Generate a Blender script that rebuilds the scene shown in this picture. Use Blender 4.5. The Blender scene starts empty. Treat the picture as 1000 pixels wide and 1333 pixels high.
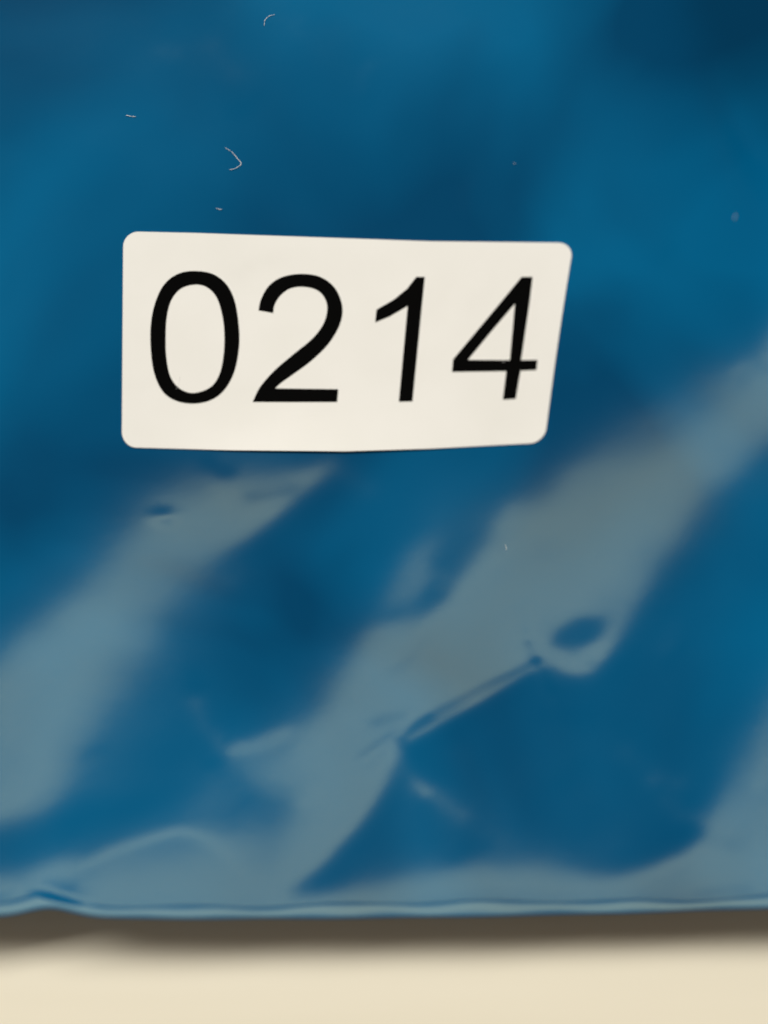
import bpy, math, random
import numpy as np
from mathutils import Vector

scene = bpy.context.scene
S = 0.085e-3                 # metres per photo pixel on the bag
CX, CY = 500.0, 666.5        # photo centre
ZB = 0.008                   # height of the bag's mid plane above the table
DIST = 0.30                  # camera to bag

# ------------------------------------------------------------------ camera
cam_d = bpy.data.cameras.new('camera')
cam = bpy.data.objects.new('camera', cam_d)
scene.collection.objects.link(cam)
TILT = math.radians(6.0)     # leans back towards the near edge of the table
cam.location = (0, -math.sin(TILT) * DIST, ZB + math.cos(TILT) * DIST)
cam.rotation_euler = (TILT, 0, 0)
cam_d.sensor_fit = 'HORIZONTAL'
cam_d.sensor_width = 24.0
cam_d.lens = 24.0 * DIST / (1000 * S)
cam_d.clip_start = 0.005
cam_d.clip_end = 20
cam_d.dof.use_dof = True
cam_d.dof.focus_distance = DIST - 0.001
cam_d.dof.aperture_fstop = cam_d.lens / 36.0
scene.camera = cam

# ------------------------------------------------------------------ light
world = bpy.data.worlds.new('World'); scene.world = world
world.use_nodes = True
bg = world.node_tree.nodes['Background']
bg.inputs[0].default_value = (1.0, 0.80, 0.62, 1); bg.inputs[1].default_value = 0.17

U = np.array([-0.22, 0.975])             # azimuth of the lamp (up and left in the photo)
U = U / np.linalg.norm(U)
LA = math.radians(22.0)                  # its angle from the vertical
LD = 1.3
lamp_dir = Vector((U[0] * math.sin(LA), U[1] * math.sin(LA), math.cos(LA)))
ld = bpy.data.lights.new('ceiling_panel_lamp', 'AREA')
ld.shape = 'RECTANGLE'; ld.size = 1.20; ld.size_y = 0.30
ld.energy = 18.8
ld.color = (1.0, 0.97, 0.90)
lo = bpy.data.objects.new('ceiling_panel_lamp', ld)
scene.collection.objects.link(lo)
lo.location = lamp_dir * LD
zax = lamp_dir.normalized(); yax = Vector((U[0], U[1], 0)); yax = (yax - zax * yax.dot(zax)).normalized()
xax = yax.cross(zax)
from mathutils import Matrix
lo.rotation_euler = Matrix((xax, yax, zax)).transposed().to_euler()

scene.view_settings.view_transform = 'Standard'
scene.view_settings.look = 'None'
scene.view_settings.exposure = 0.0
scene.view_settings.gamma = 1.0
scene.cycles.use_denoising = True

# ------------------------------------------------------------------ helpers
cam_o = np.array(cam.location)
ct, st = math.cos(TILT), math.sin(TILT)
RIGHT = np.array([1.0, 0, 0]); UP = np.array([0, ct, st]); FWD = np.array([0, st, -ct])

def ray(px, py):
    px = np.asarray(px, float); py = np.asarray(py, float)
    a = (px - CX) * S / DIST; b = -(py - CY) * S / DIST
    return FWD + a[..., None] * RIGHT + b[..., None] * UP

def to_plane(px, py, z):
    d = ray(px, py)
    t = (z - cam_o[2]) / d[..., 2]
    return cam_o + t[..., None] * d

def tag(o, label=None, cat=None, group=None, kind=None):
    if label: o['label'] = label
    if cat: o['category'] = cat
    if group: o['group'] = group
    if kind: o['kind'] = kind
    return o

def mesh_obj(name, verts, faces, mat, parent=None, smooth=True):
    me = bpy.data.meshes.new(name)
    me.from_pydata([tuple(v) for v in verts], [], faces)
    me.update()
    if smooth:
        me.polygons.foreach_set('use_smooth', [True] * len(me.polygons))
    me.materials.append(mat)
    o = bpy.data.objects.new(name, me)
    scene.collection.objects.link(o)
    if parent is not None: o.parent = parent
    return o

def grid_faces(nr, nc, off=0):
    i = np.arange(nr - 1)[:, None] * nc + np.arange(nc - 1)[None, :] + off
    return np.stack([i, i + 1, i + 1 + nc, i + nc], -1).reshape(-1, 4)

def material(name):
    m = bpy.data.materials.new(name); m.use_nodes = True
    nt = m.node_tree
    return m, nt, nt.nodes['Principled BSDF']

def noise(nt, scale, detail=3, rough=0.5, coord='Object'):
    tc = nt.nodes.new('ShaderNodeTexCoord')
    n = nt.nodes.new('ShaderNodeTexNoise')
    n.inputs['Scale'].default_value = scale; n.inputs['Detail'].default_value = detail
    n.inputs['Roughness'].default_value = rough
    nt.links.new(tc.outputs[coord], n.inputs['Vector'])
    return n

def ramp(nt, src, c0, c1, p0=0.3, p1=0.7):
    r = nt.nodes.new('ShaderNodeValToRGB')
    r.color_ramp.elements[0].position = p0; r.color_ramp.elements[0].color = (*c0, 1)
    r.color_ramp.elements[1].position = p1; r.color_ramp.elements[1].color = (*c1, 1)
    nt.links.new(src, r.inputs[0])
    return r

# ------------------------------------------------------------------ materials
def film_material(name='blue_plastic_film', rough=0.215, spec=0.145):
    m, nt, b = material(name)
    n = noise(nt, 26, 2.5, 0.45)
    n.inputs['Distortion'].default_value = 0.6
    mp = nt.nodes.new('ShaderNodeMapping'); mp.inputs['Location'].default_value = (3.5393, 4.4072, 0.2662)  # blue mottling, shifted so its pale and dark patches also paint in shading
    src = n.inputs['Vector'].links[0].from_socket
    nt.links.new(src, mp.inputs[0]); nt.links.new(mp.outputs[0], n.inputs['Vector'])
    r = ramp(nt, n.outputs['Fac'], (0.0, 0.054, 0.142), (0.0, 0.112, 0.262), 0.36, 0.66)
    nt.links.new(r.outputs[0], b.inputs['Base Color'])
    b.inputs['Roughness'].default_value = rough
    b.inputs['Specular Tint'].default_value = (0.86, 1.0, 0.64, 1)
    b.inputs['IOR'].default_value = 1.45
    b.inputs['Specular IOR Level'].default_value = spec
    f = noise(nt, 900, 3)
    bp = nt.nodes.new('ShaderNodeBump'); bp.inputs['Strength'].default_value = 0.025
    bp.inputs['Distance'].default_value = 0.0002
    nt.links.new(f.outputs['Fac'], bp.inputs['Height'])
    nt.links.new(bp.outputs[0], b.inputs['Normal'])
    return m
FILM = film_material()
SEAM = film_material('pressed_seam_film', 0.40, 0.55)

def paper_material():
    m, nt, b = material('white_sticker_paper')
    n = noise(nt, 120, 4)
    r = ramp(nt, n.outputs['Fac'], (0.785, 0.785, 0.755), (0.815, 0.815, 0.79))
    nt.links.new(r.outputs[0], b.inputs['Base Color'])
    b.inputs['Roughness'].default_value = 0.6
    b.inputs['Specular IOR Level'].default_value = 0.25
    f = noise(nt, 4000, 3)
    bp = nt.nodes.new('ShaderNodeBump'); bp.inputs['Strength'].default_value = 0.08
    bp.inputs['Distance'].default_value = 0.00005
    nt.links.new(f.outputs['Fac'], bp.inputs['Height'])
    nt.links.new(bp.outputs[0], b.inputs['Normal'])
    return m
PAPER = paper_material()

INK, _nt, _b = material('black_ink')
_b.inputs['Base Color'].default_value = (0.0012, 0.0012, 0.0012, 1)
_b.inputs['Roughness'].default_value = 0.6; _b.inputs['Specular IOR Level'].default_value = 0.02

LINT, _nt, _b = material('white_lint')
_b.inputs['Base Color'].default_value = (0.85, 0.87, 0.88, 1); _b.inputs['Roughness'].default_value = 0.5

def table_material():
    m, nt, b = material('cream_tabletop')
    n = noise(nt, 40, 3)
    mp = nt.nodes.new('ShaderNodeMapping'); mp.inputs['Scale'].default_value = (0.15, 1.6, 1)
    tc = nt.nodes.new('ShaderNodeTexCoord')
    nt.links.new(tc.outputs['Object'], mp.inputs[0]); nt.links.new(mp.outputs[0], n.inputs['Vector'])
    r = ramp(nt, n.outputs['Fac'], (0.75, 0.70, 0.56), (0.805, 0.755, 0.62))
    nt.links.new(r.outputs[0], b.inputs['Base Color'])
    b.inputs['Roughness'].default_value = 0.5
    return m

# ------------------------------------------------------------------ table
def bevel_slab(name, x0, x1, y0, y1, z0, z1, r, mat):
    import bmesh
    bm = bmesh.new()
    bmesh.ops.create_cube(bm, size=1)
    for v in bm.verts:
        v.co = ((x0 + x1) / 2 + v.co.x * (x1 - x0), (y0 + y1) / 2 + v.co.y * (y1 - y0), (z0 + z1) / 2 + v.co.z * (z1 - z0))
    bmesh.ops.bevel(bm, geom=list(bm.edges), offset=r, segments=4, affect='EDGES', profile=0.5)
    me = bpy.data.meshes.new(name); bm.to_mesh(me); bm.free()
    me.materials.append(mat)
    o = bpy.data.objects.new(name, me); scene.collection.objects.link(o)
    return o
tag(bevel_slab('tabletop', -0.45, 0.45, -0.35, 0.35, -0.025, 0.0, 0.004, table_material()), kind='structure')

# ------------------------------------------------------------------ the bag's crumpled surface
G = 3.0                                           # grid step in photo pixels
GX0, GY0, NX, NY = -540, -760, 693, 800           # domain (periodic for the solve)
gx = GX0 + np.arange(NX) * G; gy = GY0 + np.arange(NY) * G
PX, PY = np.meshgrid(gx, gy)

def inside(poly):
    x, y = PX, PY
    c = np.zeros_like(x, bool)
    n = len(poly)
    for i in range(n):
        x1, y1 = poly[i]; x2, y2 = poly[(i + 1) % n]
        if y1 == y2: continue
        k = ((y1 > y) != (y2 > y)) & (x < (x2 - x1) * (y - y1) / (y2 - y1) + x1)
        c ^= k
    return c.astype(float)

KX = np.fft.fftfreq(NX) * 2 * np.pi / G; KY = np.fft.fftfreq(NY) * 2 * np.pi / G
KXX, KYY = np.meshgrid(KX, KY)

def blur(a, s):
    return np.real(np.fft.ifft2(np.fft.fft2(a) * np.exp(-0.5 * s * s * (KXX ** 2 + KYY ** 2))))

def stroke(pts, w):
    """soft line along a polyline, 1 on the line"""
    d = np.full(PX.shape, 1e9)
    for (x1, y1), (x2, y2) in zip(pts[:-1], pts[1:]):
        dx, dy = x2 - x1, y2 - y1
        t = np.clip(((PX - x1) * dx + (PY - y1) * dy) / (dx * dx + dy * dy), 0, 1)
        d = np.minimum(d, np.hypot(PX - x1 - t * dx, PY - y1 - t * dy))
    return np.exp(-0.5 * (d / w) ** 2)

def spot(x, y, sx, sy, ang=0):
    c, s = math.cos(math.radians(ang)), math.sin(math.radians(ang))
    a = (PX - x) * c + (PY - y) * s; b = -(PX - x) * s + (PY - y) * c
    return np.exp(-0.5 * ((a / sx) ** 2 + (b / sy) ** 2))

# how far each place of the film leans towards the lamp (1) or away from it (0)
m = np.zeros_like(PX); m_soft = np.zeros_like(PX)
def facing(poly, s, v=1.0, soft=3.3):
    global m, m_soft
    p = inside(poly)
    a = blur(p, s); m = m * (1 - a) + v * a
    a = blur(p, s * soft); m_soft = m_soft * (1 - a) + v * a

# broad lean on the left fold, and the long fold across the bag
facing([(178, 622), (215, 606), (300, 600), (440, 598), (428, 622), (390, 652), (335, 700), (275, 742), (232, 800),
        (205, 860), (140, 930), (103, 1000), (85, 1060), (50, 1100), (-80, 1140), (-320, 1220), (-420, 1200), (-200, 1000),
        (0, 836), (80, 762), (140, 690)], 15, 0.93)
facing([(1330, 160), (1150, 270), (1000, 405), (900, 480), (800, 536), (735, 580), (690, 622), (650, 672), (612, 738), (580, 780),
        (520, 800), (468, 815), (430, 875), (395, 935), (340, 972), (290, 992), (262, 1022), (180, 1058), (90, 1072),
        (0, 1090), (-200, 1130), (-300, 1260), (1400, 1260), (1400, 600), (1200, 700), (1080, 790), (1000, 878), (962, 950), (935, 1020), (912, 1085),
        (860, 1125), (770, 1148), (700, 1133), (620, 1112), (540, 1140), (450, 1160), (365, 1172), (430, 1122), (480, 1062), (512, 1012),
        (522, 968), (580, 937), (640, 902), (700, 864), (735, 885), (772, 884), (800, 850), (840, 785),
        (882, 722), (932, 665), (1000, 596), (1180, 470), (1330, 380)], 12, 0.93)
facing([(525, 700), (575, 688), (560, 740), (585, 770), (545, 800), (480, 800), (495, 745)], 13, 0.72)
facing([(722, 822), (748, 806), (790, 806), (782, 830), (755, 846), (718, 842)], 8, 0.3)
facing([(560, 755), (590, 738), (580, 780), (548, 790)], 8, 0.25)
facing([(905, -120), (902, 0), (918, 60), (950, 120), (1012, 195), (1060, 215), (1110, 120), (1080, -120)], 12, -3.0, 1.4)
facing([(1120, 140), (1080, 230), (1100, 330), (1250, 340), (1250, 160)], 20, 2.2, 1.5)
# crisp near the pinched creases, rounder elsewhere
w = np.maximum.reduce([stroke([(780, 860), (700, 864), (580, 937), (520, 975)], 45), 0.8 * stroke([(520, 975), (500, 1040), (370, 1172)], 40),
                       0.9 * stroke([(440, 600), (390, 655), (330, 705)], 30), 0.7 * spot(755, 825, 60, 50), spot(210, 1130, 170, 55), spot(880, 1090, 70, 60), 0.75 * spot(545, 760, 60, 60)])
m = m_soft + (m - m_soft) * np.clip(w, 0, 1)
m = m + 0.42 * stroke([(258, 915), (268, 945), (290, 978), (330, 972), (370, 955)], 10) * (1 - m)
m = m + (0.26 * stroke([(524, 985), (540, 1015), (552, 1030)], 8) + 0.3 * stroke([(545, 1025), (575, 1038), (600, 1062)], 13)) * (1 - m)
m = m + (0.22 * stroke([(818, 980), (850, 1005)], 14) + 0.22 * stroke([(850, 1018), (885, 1020)], 10)) * (1 - m)
m = m + 0.3 * stroke([(868, 1042), (885, 1060), (905, 1066)], 11) * (1 - m)
m = m + 0.25 * stroke([(440, 602), (478, 634)], 14) * np.clip(1 - m, 0, 1)
# sharp crease with its dark line, small dents
m = m - 0.16 * stroke([(698, 862), (660, 880), (628, 893), (585, 917), (545, 938), (505, 958), (470, 985)], 5) - 0.22 * stroke([(560, 936), (520, 962)], 5)
m = m + 0.2 * stroke([(690, 872), (640, 903), (580, 938), (535, 962)], 5)
m = m - 0.45 * stroke([(688, 836), (696, 858)], 5)
m = m - 0.22 * stroke([(270, 600), (284, 610), (296, 612)], 8) - 0.14 * stroke([(325, 648), (350, 646), (378, 636)], 8)
m = m - 0.18 * stroke([(700, 864), (712, 882), (716, 900)], 5) + 0.12 * stroke([(708, 868), (722, 888)], 4) - 0.12 * stroke([(740, 850), (768, 862)], 5)
m = m + 0.16 * stroke([(600, 985), (636, 1050), (650, 1090)], 16) + 0.14 * stroke([(770, 905), (775, 1000), (800, 1090)], 20)
# fine random wrinkles all over the film
wr = np.random.default_rng(11)
for _ in range(90):
    x, y = wr.uniform(-350, 1350), wr.uniform(-450, 1180); an = wr.normal(-0.75, 0.6); ln = wr.uniform(15, 70)
    p1 = (x + math.cos(an) * ln, y + math.sin(an) * ln); bend = wr.normal(0, 0.15) * ln
    m = m + wr.choice([-1, 1]) * wr.uniform(0.04, 0.15) * stroke([(x, y), ((x + p1[0]) / 2 + bend, (y + p1[1]) / 2 + bend), p1], wr.uniform(5, 13))
# how fully the folds lean towards the lamp
m = m + 0.06 * spot(250, 640, 70, 30) - 0.22 * spot(985, 1060, 60, 120, 20) - 0.10 * spot(430, 1000, 110, 40, -40) \
      - 0.42 * spot(20, 1115, 100, 30, -10) - 0.38 * spot(190, 1072, 150, 26, -8) - 0.36 * spot(345, 1095, 38, 60) - 0.12 * spot(870, 560, 120, 30, -35) - 0.12 * spot(620, 850, 90, 40, -30)
m = m + 0.10 * stroke([(400, 1045), (440, 1012), (500, 982)], 10) 
a = blur(inside([(85, 1160), (112, 1130), (165, 1104), (235, 1080), (268, 1092), (300, 1130), (345, 1172), (345, 1230), (80, 1230)]), 7)
m = m * (1 - a) + (1.0 - 0.25 * np.clip((PY - 1095) / 70, 0, 1)) * a
m = m + 0.15 * stroke([(-60, 1176), (20, 1160), (72, 1152), (118, 1172)], 8) - 1.6 * spot(86, 1176, 26, 8, 20)
# soft lean variations of the smooth upper half
m = m + 0.06 * spot(60, 20, 170, 90, 30) + 0.08 * spot(180, 160, 150, 50, 40) + 0.26 * spot(870, 230, 110, 130) \
      + 0.18 * spot(580, 40, 120, 60) + 0.26 * spot(960, 760, 40, 150, 30) + 0.25 * spot(215, 920, 40, 120, 30) \
      + 0.24 * spot(570, 655, 65, 55) - 0.2 * spot(400, 760, 60, 110, 30) - 0.15 * spot(420, 230, 120, 60) + 0.10 * spot(40, 420, 60, 90) + 0.12 * spot(560, 1060, 60, 30)

# slope the film needs at each place so that it mirrors the lamp
P3 = to_plane(PX, PY, np.full(PX.shape, ZB))
Vv = cam_o - P3; Vv /= np.linalg.norm(Vv, axis=-1, keepdims=True)
Lv = np.array(lo.location) - P3; Lv /= np.linalg.norm(Lv, axis=-1, keepdims=True)
Hh = Vv + Lv; Hh /= np.linalg.norm(Hh, axis=-1, keepdims=True)
nu = (Hh[..., 0] * U[0] + Hh[..., 1] * U[1]) / Hh[..., 2]     # lean towards the lamp
RANGE = 0.30
m = m + 0.006 * (blur(np.random.default_rng(5).standard_normal(PX.shape), 16) * 55 + blur(np.random.default_rng(6).standard_normal(PX.shape), 40) * 90)
g = nu - RANGE * (1 - m)
taper = np.clip((PX - GX0) / 200, 0, 1) * np.clip((gx[-1] - PX) / 200, 0, 1) * np.clip((PY - GY0) / 200, 0, 1) * np.clip((gy[-1] - PY) / 300, 0, 1)
vis = (PX > 0) & (PX < 1000) & (PY > 0) & (PY < 1190)
gm = g[vis].mean()
g = (g - gm) * taper
# heights from slopes: dh/dt = g along t (down and right in the photo)
t = np.array([-U[0], U[1]])
kt = KXX * t[0] + KYY * t[1]; kv = -KXX * t[1] + KYY * t[0]
den = kt ** 2 + 0.10 * kv ** 2 + (1 / 2500.0) ** 2
Hf = -1j * kt * np.fft.fft2(g) / den
Hf[0, 0] = 0
h = np.real(np.fft.ifft2(Hf))
t0 = (PX - 500) * t[0] + (PY - 640) * t[1]
h += gm * 700 * np.tanh(t0 / 700)          # overall lean of the bag, easing off outside
print('lean', gm)
h += -1.0 * spot(212, 671, 13, 7)
h = h - h[(PX > 0) & (PX < 1000) & (PY > 250) & (PY < 620)].mean()
print('relief px', h[(PX > 0) & (PX < 1000) & (PY > 0) & (PY < 1190)].min(), h[(PX > 0) & (PX < 1000) & (PY > 0) & (PY < 1190)].max())

def edge_y(x):                     # near edge of the bag in photo pixels
    x = np.asarray(x, float)
    return 1188 - 12 * np.exp(-((x - 70) / 42) ** 2) + 3 * np.sin(x / 190.0) - 10 * np.clip((x - 700) / 300, 0, 2) ** 2 * 0.8

# bag outline in photo pixels
BX0, BX1, BY0 = -380.0, 1380.0, -520.0

def sample(a, x, y):
    fx = np.clip((np.asarray(x, float) - GX0) / G, 0, NX - 1.001); fy = np.clip((np.asarray(y, float) - GY0) / G, 0, NY - 1.001)
    i = fx.astype(int); j = fy.astype(int); u = fx - i; v = fy - j
    return (a[j, i] * (1 - u) * (1 - v) + a[j, i + 1] * u * (1 - v) + a[j + 1, i] * (1 - u) * v + a[j + 1, i + 1] * u * v)

def side_fall(x, y):
    """0 inside, 1 at the far sides: the pillow thins out there"""
    d = np.minimum(np.minimum(x - BX0, BX1 - x), y - BY0)
    k = np.clip(1 - d / 260.0, 0, 1)
    return k ** 3

def film_z(x, y):
    hh = sample(h, x, y) * S
    k = side_fall(x, y)
    return (ZB + hh) * (1 - k) + 0.006 * k

def on_film(px, py, lift=0.0):
    """point of the film seen at a photo pixel, raised by lift"""
    z = np.full(np.shape(px), ZB, float)
    for _ in range(8):
        p = to_plane(px, py, z)
        q = p.copy()
        # film coordinates of that point (film is laid out on the ZB plane grid)
        fx = CX + (q[..., 0]) / S * 1.0
        fy = plane_to_py(q[..., 1])
        z = film_z(plane_to_px(q[..., 0], q[..., 1]), fy) + lift
    return to_plane(px, py, z)

def plane_to_py(y):
    v = np.stack([np.zeros_like(y), y, np.full_like(y, ZB)], -1) - cam_o
    dep = v @ FWD
    return CY - (v @ UP) / dep * DIST / S

def plane_to_px(x, y):
    v = np.stack([x, y, np.full_like(y, ZB)], -1) - cam_o
    return CX + (v @ RIGHT) / (v @ FWD) * DIST / S

# front film: grid rows run from the far end to the near edge
nc, nr = 600, 580
xs = np.linspace(BX0, BX1, nc)
s_ = np.linspace(0, 1, nr)
X = np.repeat(xs[None, :], nr, 0)
Y = BY0 + (edge_y(X) - BY0) * s_[:, None]
flat = to_plane(X, Y, np.full(X.shape, ZB))
Z = film_z(X, Y)
V = np.stack([flat[..., 0], flat[..., 1], Z], -1)

bag = bpy.data.objects.new('plastic_bag', None)
scene.collection.objects.link(bag)
bag.empty_display_size = 0.02
tag(bag, 'crumpled glossy blue plastic bag lying on the cream table', 'bag')
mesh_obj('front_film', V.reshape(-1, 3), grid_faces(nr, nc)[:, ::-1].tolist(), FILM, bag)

# back film: from the near lip back under the bag, resting on the table, up to the other sides
nb = 90
rows = []
lip = V[-1]
sb = np.linspace(0, 1, nb)
for k in sb:
    j = min(nr - 1, int(round((1 - k) * (nr - 1))))
    top = V[j]
    dn = np.minimum(k / 0.06, 1.0)
    side = side_fall(X[j], Y[j])
    zlow = 0.0006 + 0.0004 * np.sin(X[j] / 60.0) * np.cos(Y[j] / 80.0)
    drop = dn * dn * (3 - 2 * dn)
    sidek = np.clip(np.minimum(X[j] - BX0, BX1 - X[j]) / 120.0, 0, 1) * np.clip((Y[j] - BY0) / 120.0, 0, 1)
    zz = top[:, 2] - 0.0004 - (top[:, 2] - 0.0004 - zlow) * drop * np.sqrt(sidek)
    rows.append(np.stack([top[:, 0], top[:, 1], zz], -1))
R = np.array(rows)
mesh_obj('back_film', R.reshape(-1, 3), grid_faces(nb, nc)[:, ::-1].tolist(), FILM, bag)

# sealed lip along the near edge
nl = 12
prof = [(math.cos(a), math.sin(a)) for a in np.linspace(0, 2 * math.pi, nl, endpoint=False)]
lv = []
for i in range(nc):
    x = X[-1, i]
    rr = 0.00075 * (1 + 0.25 * math.sin(x / 83.0) * math.sin(x / 47.0 + 1))
    tl = 0.24 + 0.03 * math.sin(x / 61.0) * math.sin(x / 143.0 + 2) + 0.03 * math.sin(x / 17.0)
    for (a, b) in prof:
        ya, zb = a * rr, b * 0.00009
        lv.append((lip[i, 0], lip[i, 1] + rr * 0.6 + ya * 0.98 + zb * tl, lip[i, 2] + 0.00005 - rr * 0.12 - ya * tl + zb * 0.97))
lf = []
for i in range(nc - 1):
    for j in range(nl):
        j2 = (j + 1) % nl
        lf.append((i * nl + j, i * nl + j2, (i + 1) * nl + j2, (i + 1) * nl + j))
lf.append(tuple(range(nl))[::-1]); lf.append(tuple((nc - 1) * nl + j for j in range(nl)))
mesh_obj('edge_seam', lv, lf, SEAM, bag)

# ------------------------------------------------------------------ sticker
def lerp_pts(pts, x):
    return np.interp(x, [p[0] for p in pts], [p[1] for p in pts])

TOP = [(158, 301), (250, 303), (420, 309), (560, 314), (747, 316)]
BOT = [(156, 582), (300, 586), (450, 587.5), (560, 584), (712, 576)]
def sticker_px(a, b):
    """a, b in 0..1 across and down the sticker"""
    xl = 160.5 - 2.0 * b; xr = 747 - 38 * b - 1.5 * math.sin(math.pi * b)
    x = xl + (xr - xl) * a
    return x, lerp_pts(TOP, x) * (1 - b) + lerp_pts(BOT, x) * b

W_, H_ = 585.0, 280.0
RC = 20.0
bs = np.concatenate([RC / H_ * (1 - np.cos(np.linspace(0, math.pi / 2, 12))), np.linspace(RC / H_, 1 - RC / H_, 40)[1:-1], 1 - RC / H_ * (1 - np.cos(np.linspace(math.pi / 2, 0, 12)))])
cols = 100
sp = []
for b in bs:
    d = min(b, 1 - b) * H_
    ins = RC - math.sqrt(max(RC * RC - (RC - d) ** 2, 0)) if d < RC else 0
    for a in np.linspace(ins / W_, 1 - ins / W_, cols):
        sp.append(sticker_px(a, b))
sp = np.array(sp)
nbs = len(bs)
sb_ = (sp[:, 1] - 300) / 285
lift = 0.00016 + 0.00035 * np.clip((sb_ - 0.72) / 0.28, 0, 1) ** 2 * np.exp(-((sp[:, 0] - 420) / 150) ** 4)
top = on_film(sp[:, 0], sp[:, 1], lift)
bot = top - np.array([0, 0, 0.00013])
sv = np.concatenate([top, bot])
sf = grid_faces(nbs, cols)[:, ::-1].tolist() + grid_faces(nbs, cols, nbs * cols).tolist()
border = [j for j in range(cols)] + [i * cols + cols - 1 for i in range(1, nbs)] + \
         [(nbs - 1) * cols + j for j in range(cols - 2, -1, -1)] + [i * cols for i in range(nbs - 2, 0, -1)]
for p, q in zip(border, border[1:] + border[:1]):
    sf.append([p, q, q + nbs * cols, p + nbs * cols])
stk = bpy.data.objects.new('number_sticker', None); scene.collection.objects.link(stk)
stk.empty_display_size = 0.01
tag(stk, 'white rounded sticker with black number 0214 on the blue bag', 'sticker')
so = mesh_obj('paper', sv, sf, PAPER, stk, smooth=False)

# digits: strips between two outline edges, laid on the paper
def resample(pts, n, closed=False, curve=True):
    p = np.array(pts, float)
    out = []
    N = len(p)
    segs = N if closed else N - 1
    for i in range(segs):
        p1, p2 = p[i], p[(i + 1) % N]
        if closed: p0, p3 = p[i - 1], p[(i + 2) % N]
        else:
            p0 = p[i - 1] if i else 2 * p1 - p2
            p3 = p[i + 2] if i + 2 < N else 2 * p2 - p1
        for tt in np.linspace(0, 1, 16, endpoint=False):
            if curve:
                out.append(0.5 * (2 * p1 + (p2 - p0) * tt + (2 * p0 - 5 * p1 + 4 * p2 - p3) * tt ** 2 + (3 * p1 - p0 - 3 * p2 + p3) * tt ** 3))
            else: out.append(p1 + (p2 - p1) * tt)
    out.append(p[0] if closed else p[-1])
    out = np.array(out)
    l = np.concatenate([[0], np.cumsum(np.hypot(*(out[1:] - out[:-1]).T))])
    q = np.linspace(0, l[-1], n)
    return np.stack([np.interp(q, l, out[:, 0]), np.interp(q, l, out[:, 1])], -1)

def strip(A, B, n=40, cross=5, curve=True, closed=False, match=False):
    if match:      # same number of points: pair them one by one
        A2 = np.concatenate([resample(A[i:i + 2], 12, curve=False)[:(-1 if i < len(A) - 2 else None)] for i in range(len(A) - 1)])
        B2 = np.concatenate([resample(B[i:i + 2], 12, curve=False)[:(-1 if i < len(B) - 2 else None)] for i in range(len(B) - 1)])
    else:
        A2 = resample(A, n, closed, curve); B2 = resample(B, n, closed, curve)
    return np.stack([A2 + (B2 - A2) * k for k in np.linspace(0, 1, cross)], 1)

rng = random.Random(3)
def digit(parts, ox):
    verts = []; faces = []
    for st_ in parts:
        off = len(verts)
        p = st_.reshape(-1, 2) / (1000 / 350.0) + np.array([ox, 270.0])
        w = on_film(p[:, 0], p[:, 1], 0.00018)
        verts += list(w)
        faces += grid_faces(st_.shape[0], st_.shape[1], off).tolist()
    # face upwards
    fixed = []
    for f in faces:
        a, b, c = (np.array(verts[f[k]]) for k in (0, 1, 2))
        fixed.append(f if np.cross(b - a, c - a)[2] > 0 else f[::-1])
    return mesh_obj('digit', verts, fixed, INK, stk)

digit([strip([(350, 236), (420, 247), (472, 287), (503, 352), (518, 450), (517, 530), (500, 612), (465, 677), (415, 716), (348, 730),
              (280, 718), (232, 682), (201, 612), (189, 520), (190, 430), (207, 350), (240, 285), (290, 247)],
             [(355, 287), (400, 298), (435, 336), (455, 400), (463, 470), (460, 550), (445, 620), (412, 668), (350, 690),
              (298, 674), (263, 630), (248, 560), (245, 490), (249, 410), (266, 345), (302, 302)], n=121, closed=True)], 130)
digit([strip([(590, 383), (600, 340), (630, 290), (680, 258), (750, 247), (820, 258), (875, 300), (902, 368), (893, 435), (850, 508),
              (785, 572), (720, 620), (675, 652), (652, 673)],
             [(645, 393), (650, 363), (670, 330), (705, 303), (750, 295), (800, 304), (832, 330), (846, 374), (832, 432), (790, 488), (720, 546), (650, 606), (596, 668), (568, 724)], n=120),
       strip([(652, 673), (770, 674.5), (887, 676)], [(568, 724), (720, 724.5), (883, 724)], n=40, curve=False)], 130)
digit([strip([(320, 258), (288, 366), (255, 723)], [(352, 258), (341, 366), (306, 722)], match=True),
       strip([(320, 258), (286, 302), (236, 343), (172, 380)], [(288, 366), (262, 382), (220, 406), (167, 428)], match=True)], 430)
digit([strip([(712, 258), (600, 394), (457, 565)], [(687, 358), (600, 460), (512, 567)], match=True),
       strip([(712, 258), (687, 358), (668, 568)], [(753, 258), (741, 358), (710, 568)], match=True),
       strip([(457, 565), (512, 567), (668, 568)], [(453, 612), (510, 611), (655, 609)], match=True),
       strip([(668, 568), (710, 568)], [(655, 609), (708, 607)], match=True),
       strip([(710, 568), (771, 567)], [(708, 607), (767, 605)], match=True),
       strip([(655, 609), (642, 715)], [(708, 607), (690, 712)], match=True)], 430)

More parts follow.
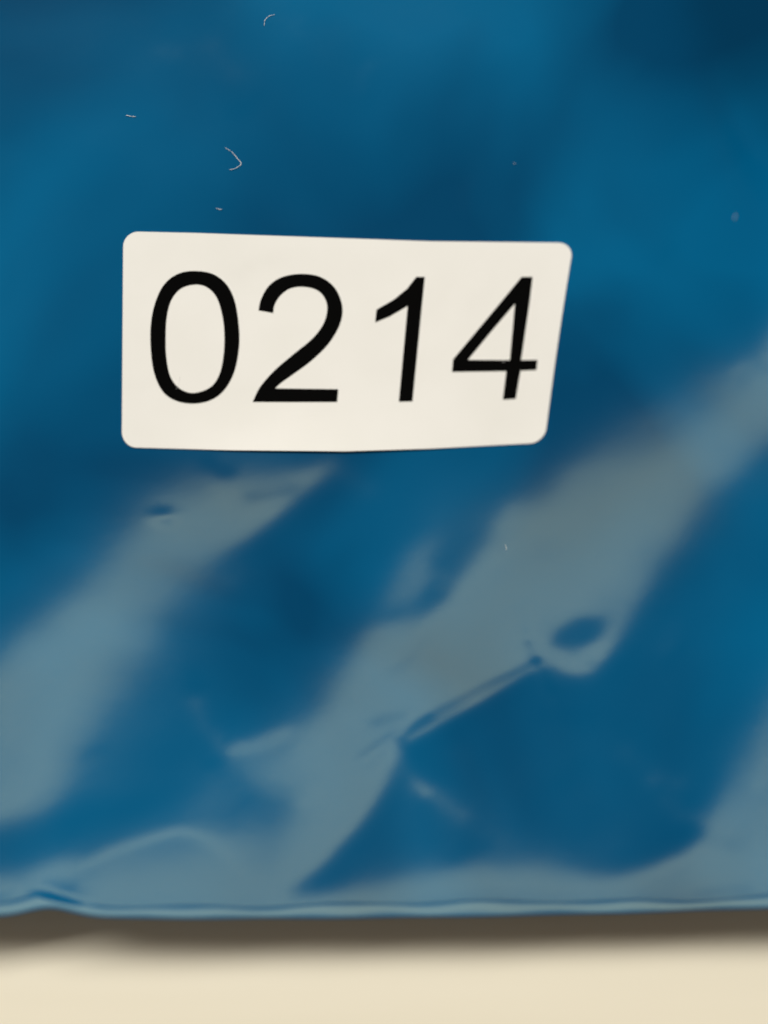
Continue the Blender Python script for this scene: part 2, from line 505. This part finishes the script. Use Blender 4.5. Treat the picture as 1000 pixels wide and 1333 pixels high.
# ------------------------------------------------------------------ lint on the film
def fibre(pts, rad, label, lift=0.00012):
    p = resample(pts, max(6, 5 * len(pts)))
    w = on_film(p[:, 0], p[:, 1], lift)
    w[:, 2] += 0.00006 * np.sin(np.linspace(0, 9, len(w)))
    verts, faces, n = [], [], 6
    for i in range(len(w)):
        d = w[min(i + 1, len(w) - 1)] - w[max(i - 1, 0)]; d /= np.linalg.norm(d)
        a = np.cross(d, [0, 0, 1.0]); a /= np.linalg.norm(a); b = np.cross(a, d)
        rr = rad * (0.55 + 0.45 * math.sin(math.pi * (i + 0.5) / len(w))) * rng.uniform(0.4, 1.3)
        for k in range(n):
            an = 2 * math.pi * k / n
            verts.append(w[i] + rr * (math.cos(an) * a + math.sin(an) * b))
    for i in range(len(w) - 1):
        for k in range(n):
            k2 = (k + 1) % n
            faces.append((i * n + k, i * n + k2, (i + 1) * n + k2, (i + 1) * n + k))
    faces.append(tuple(range(n))[::-1]); faces.append(tuple((len(w) - 1) * n + k for k in range(n)))
    tag(mesh_obj('lint_fibre', verts, faces, LINT), label, 'lint', 'lint on the blue bag')

L = 0.000036
fibre([(293, 192), (302, 198), (309, 206), (314, 213), (307, 219), (299, 221)], L, 'hooked white lint fibre on the blue bag above the digits 0 and 2')
fibre([(164, 150), (170, 151), (177, 152)], L, 'short straight white lint fibre left of the hooked fibre')
fibre([(281, 271), (285, 272), (289, 273)], L * 0.8, 'tiny white lint fibre just above the top edge of the sticker')
fibre([(344, 34), (345, 26), (350, 21), (358, 19)], L * 0.8, 'faint arched lint fibre near the top of the blue bag')
fibre([(956, 285), (957, 282), (959, 279)], L, 'short bright lint fibre at the right edge, right of the sticker')
fibre([(669, 212), (670, 213), (671, 213)], L * 0.9, 'tiny white lint speck above the digits 1 and 4')
fibre([(658, 709), (659, 713), (659, 716)], L * 1.1, 'pale lint speck on the grey sheen below the sticker')
fibre([(229.5, 507), (232, 499), (234.5, 489)], L * 0.7, 'fine pale hair lying across the lower left of the digit 0', 0.00024)
fibre([(654, 470), (656, 471), (657, 471)], L * 0.7, 'tiny pale speck of dust on the crossbar of the digit 4', 0.00024)
